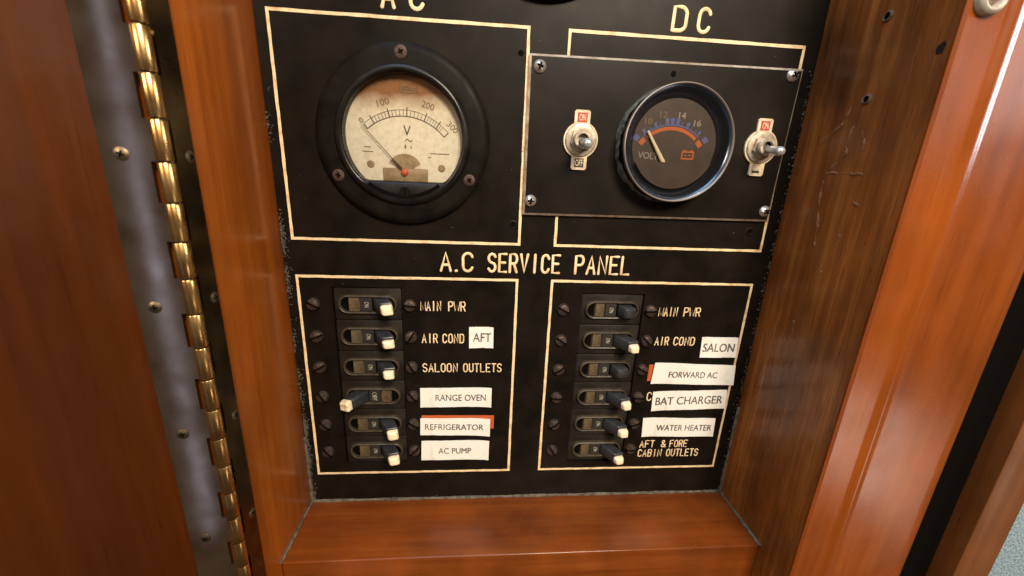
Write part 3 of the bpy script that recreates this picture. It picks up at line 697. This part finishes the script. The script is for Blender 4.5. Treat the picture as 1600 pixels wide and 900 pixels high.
# ================================================================== circuit breakers
def breaker(state):
    t = thing('circuit_breaker', '', 'circuit breaker'); s = 1 if state != 'off' else -1
    m = MB().box(-.1435, .1435, -.0735, .0735, -.25, -.010, .005, 2); m.build('case', M['breaker'], t)
    def stad(hw, hh, n=12):
        o = []
        c = hw-hh
        for i in range(n+1): a = -PI/2+PI*i/n; o.append((c+hh*math.cos(a), hh*math.sin(a)))
        for i in range(n+1): a = PI/2+PI*i/n; o.append((-c+hh*math.cos(a), hh*math.sin(a)))
        return o
    MB().loft([ring3(stad(.126,.043), -.011), ring3(stad(.1245,.0415), .004), ring3(stad(.121,.038), .008), ring3(stad(.117,.034), .006), ring3(stad(.115,.032), -.0095)]).build('boss', M['boss'], t)
    MB().prism(stad(.1155,.0325), -.0098, -.0085).build('well', M['black'], t)
    X = lambda x: s*x
    def pr(poly, y0, y1): return MB().extrude_xz([(X(a), b) for a, b in (poly if s > 0 else poly[::-1])], y0, y1)
    pr([(-.082,-.0085),(-.078,.004),(-.040,.003),(-.030,-.0085)], -.0305, .0305).build('rocker', M['rocker'], t)
    iw = MB().box(min(X(-.032),X(.018)), max(X(-.032),X(.018)), -.030, .030, -.0085, .002, .001, 1).build('indicator', M['ink'], t)
    if state == 'off': print_text('OFF', .022, .044, X(-.006), 0, .0022, 'lettering', M['worn_white'], iw, -PI/2, .0008, .02)
    else: print_text('ON', .020, .026, X(-.004), 0, .0022, 'lettering', M['worn_white'], iw, -PI/2, .0008, .02)
    if state == 'broken':
        lv = MB().hull8([(.022,-.028,-.008),(.088,-.028,-.008),(.088,.028,-.008),(.022,.028,-.008)],
                        [(.045,-.024,.052),(.100,-.025,.040),(.102,.022,.036),(.048,.023,.056)], .008, 3).build('lever', M['lever'], t)
    else:
        b = [(.018,-.029,-.008),(.086,-.029,-.008),(.086,.029,-.008),(.018,.029,-.008)]
        tp = [(.070,-.026,.074),(.122,-.026,.062),(.122,.026,.062),(.070,.026,.074)]
        if s < 0:
            f = lambda L: [(-L[1][0],L[1][1],L[1][2]), (-L[0][0],L[0][1],L[0][2]), (-L[3][0],L[3][1],L[3][2]), (-L[2][0],L[2][1],L[2][2])]
            b, tp = f(b), f(tp)
        lv = MB().hull8(b, tp, .007, 3).build('lever', M['lever'], t)
        cp = MB(); o0 = [(x*1.0, y*.93, z-.006) for x, y, z in tp]; o1 = [(x+s*.009-(x-s*.096)*.22, y*.84-.003, z+.024) for x, y, z in tp]
        cp.hull8(o0, o1, .010, 4)
        for v in cp.bm.verts:
            v.co += Vector((.0022*math.sin(v.co.y*260+1), -.003 if v.co.z < .075 and v.co.y < 0 else 0, .002*math.sin(v.co.x*190)))
        cp.build('tip', M['tip'], lv)
    for x in (-.227, .181):
        sc = MB().lathe([(0,.019),(.014,.0185),(.024,.0145),(.028,.007),(.0285,-.002)], seg=28).build('screw', M['dark_screw'], t)
        sc.location = W(x, 0, 0)
        m = MB().box(-.027, .027, -.004, .004, .008, .0192); m.build('slot', M['black'], sc)
    return t
proto = {k: breaker(k) for k in ('on', 'off', 'broken')}; used = set()
names_l = ['cream-tipped breaker switch beside the engraved MAIN PWR in the left box', 'cream-tipped breaker switch beside the engraved AIR COND next to the AFT sticker',
           'cream-tipped breaker switch beside the engraved SALOON OUTLETS', 'breaker switch thrown to OFF at left beside the RANGE OVEN sticker',
           'cream-tipped breaker switch beside the REFRIGERATOR sticker', 'lowest breaker of the left box, beside the AC PUMP sticker']
names_r = ['breaker with a short untipped black lever beside MAIN PWR in the right box', 'cream-tipped breaker switch beside AIR COND in the right box',
           'breaker with a short untipped black lever beside the FORWARD AC sticker', 'cream-tipped breaker switch beside the BAT CHARGER sticker',
           'cream-tipped breaker switch beside the WATER HEATER sticker', 'lowest breaker of the right box, beside AFT & FORE CABIN OUTLETS']
for side, (cx, cy0, labs, st) in enumerate(((.283, .8765, names_l, ['on','on','on','off','on','on']), (1.3735, .8665, names_r, ['broken','on','broken','on','on','on']))):
    for i in range(6):
        k = st[i]; o = proto[k] if k not in used else copy_tree(proto[k]); used.add(k)
        o.location = W(cx, cy0-.1499*i, 0); o['label'] = labs[i]; o['group'] = 'circuit breakers in the two lower boxes'
        for ch in o.children:
            if ch.name.startswith('screw'): ch.rotation_euler = (0, random.uniform(-1.2, 1.2), 0)
            if ch.name.startswith('lever') and k == 'on':
                ch.rotation_euler = (random.uniform(-.09,.05), random.uniform(-.06,.06), 0)
                for tp in ch.children: tp.scale = (random.uniform(.93,1.0), random.uniform(.97,1.06), random.uniform(.72,.98)); tp.location = (0, 0, -.0004)

# ================================================================== stickers
def sticker(c4, label, txt=None, tbox=None, material='sticker', z=.0024, group='white label stickers on the lower boxes', name='label_sticker', trot=0.0):
    cu = 0 if material == 'orange' else 1
    cx = sum(p[0] for p in c4)/4; cy = sum(p[1] for p in c4)/4
    m = MB(); n = 14
    # slightly curled strip, corners given top left, top right, bottom right, bottom left
    top = []; bot = []
    for i in range(n+1):
        f = i/n; zz = z+.0012+cu*(.0018*math.sin(f*PI*2.3+cx*9)+.0022+(.004*(abs(2*f-1)**6)))
        top.append((c4[0][0]+(c4[1][0]-c4[0][0])*f-cx, c4[0][1]+(c4[1][1]-c4[0][1])*f-cy+random.uniform(-.0006,.0006), zz))
        bot.append((c4[3][0]+(c4[2][0]-c4[3][0])*f-cx, c4[3][1]+(c4[2][1]-c4[3][1])*f-cy+random.uniform(-.0006,.0006), zz))
    th = .0022
    A = [m._v(p) for p in top]; B = [m._v(p) for p in bot]
    A2 = [m._v((p[0], p[1], p[2]-th)) for p in top]; B2 = [m._v((p[0], p[1], p[2]-th)) for p in bot]
    for i in range(n):
        m.bm.faces.new((B[i], B[i+1], A[i+1], A[i])); m.bm.faces.new((A2[i], A2[i+1], B2[i+1], B2[i]))
        m.bm.faces.new((A[i], A[i+1], A2[i+1], A2[i])); m.bm.faces.new((B[i+1], B[i], B2[i], B2[i+1]))
    m.bm.faces.new((A[0], A2[0], B2[0], B[0])); m.bm.faces.new((A[n], B[n], B2[n], A2[n]))
    o = m.build(name, M[material], None, (0,0,0)); o.location = W(cx, cy, 0); tag(o, label, 'sticker', group)
    if txt:
        x0, x1, y0, y1 = tbox
        print_text(txt, y1-y0, x1-x0, (x0+x1)/2-cx, (y0+y1)/2-cy, z+.0056, 'lettering', M['print'], o, trot, .0006)
    return o
sticker([(.723,.780),(.833,.779),(.834,.677),(.724,.676)], 'small square white sticker reading AFT beside AIR COND', 'AFT', (.741,.823,.709,.751))
sticker([(.500,.472),(.833,.472),(.833,.369),(.499,.370)], 'white strip sticker reading RANGE OVEN', 'RANGE OVEN', (.570,.806,.404,.438))
sticker([(.502,.322),(.848,.319),(.848,.246),(.502,.250)], 'orange-red sticker peeking out from under the REFRIGERATOR sticker', None, None, 'orange', .0004, 'orange stickers under white ones')
sticker([(.497,.310),(.830,.303),(.830,.206),(.495,.217)], 'white strip sticker reading REFRIGERATOR over an orange one', 'REFRIGERATOR', (.518,.799,.244,.276), trot=-.02)
sticker([(.500,.183),(.828,.180),(.827,.068),(.497,.073)], 'white strip sticker reading AC PUMP, lowest in the left box', 'AC PUMP', (.580,.740,.108,.141))
sticker([(1.824,.740),(2.006,.738),(2.010,.634),(1.829,.633)], 'small white sticker reading SALON beside AIR COND', 'SALON', (1.838,1.995,.665,.708))
sticker([(1.588,.592),(1.700,.592),(1.700,.500),(1.588,.505)], 'orange scrap of sticker at the left end of the FORWARD AC sticker', None, None, 'orange', .0004, 'orange stickers under white ones')
sticker([(1.612,.606),(2.020,.592),(2.030,.484),(1.604,.494)], 'long bulging white sticker reading FORWARD AC', 'FORWARD AC', (1.690,1.935,.526,.558), trot=-.015, z=.004)
sticker([(1.625,.448),(2.006,.457),(2.012,.352),(1.629,.340)], 'white strip sticker reading BAT CHARGER in large letters', 'BAT CHARGER', (1.645,1.990,.378,.422), trot=.025)
sticker([(1.594,.301),(1.975,.294),(1.980,.187),(1.600,.191)], 'white strip sticker reading WATER HEATER', 'WATER HEATER', (1.672,1.962,.225,.259), trot=-.01)

# ================================================================== ivory ring at the upper right, lint and dust
mb = MB().lathe([(.020,-.004),(.0205,.004),(.025,.012),(.032,.015),(.039,.011),(.043,.003),(.043,-.006)], seg=40)
r_ = mb.build('bumper_ring', M['bumper'], None, (0,0,0)); r_.location = W(2.150, 1.968, .518)
tag(r_, 'pale grey ring fixed at the upper corner of the bright right-hand stile', 'ring')
MB().lathe([(0,-.002),(.0205,-.002)], seg=24).build('ring_centre', M['fibre'], r_)
mb = MB()
def fluff(n, f, r0, r1):
    for _ in range(n):
        p = f(); mb.blob(p, random.uniform(r0, r1), (random.uniform(.4,1.4), random.uniform(.4,1.4), random.uniform(.3,.7)))
R_ = random.uniform
CL = [R_(-.16,1.7)*R_(.5,1) for _ in range(26)]
fluff(1100, lambda: (L_X+.004+abs(random.gauss(0,.009)), random.choice(CL)+random.gauss(0,.028), .002), .0012, .0036)
fluff(320, lambda: (R_(L_X,R_X), SILL_Y+.004+abs(random.gauss(0,.004)), R_(.001,.006)), .001, .004)
fluff(300, lambda: (R_X-.004-abs(random.gauss(0,.009)), R_(-.16,1.9), .002), .001, .004)
fluff(50, lambda: (R_(0,2.0), R_(0,2.1), .0012), .0008, .0022)
fluff(8, lambda: (R_(.2,.75), 1.222, .004), .001, .002)
fluff(70, lambda: (R_(0,2.05), SILL_Y+.001, R_(.01,.32)), .0008, .0028)
for _ in range(22):
    k = random.random()
    if k < .5: p = Vector((L_X+.01, R_(-.15,1.3), .003))
    elif k < .8: p = Vector((R_X-.012, R_(0,1.9), .003))
    else: p = Vector((L_X+.03, R_(.1,1.9), .003))
    a = R_(0,6.28); L = R_(.006,.018); q1 = p+Vector((math.cos(a)*L*.5, math.sin(a)*L*.5, R_(0,.006))); q2 = q1+Vector((math.cos(a+.7)*L*.5, math.sin(a+.7)*L*.5, 0))
    mb.tube([p, q1, q2], .0009, n=4)
tag(mb.build('dust', M['lint'], None, (0,0,0)), 'grey lint and dust caught along the panel edges and sill', 'dust', kind='stuff')
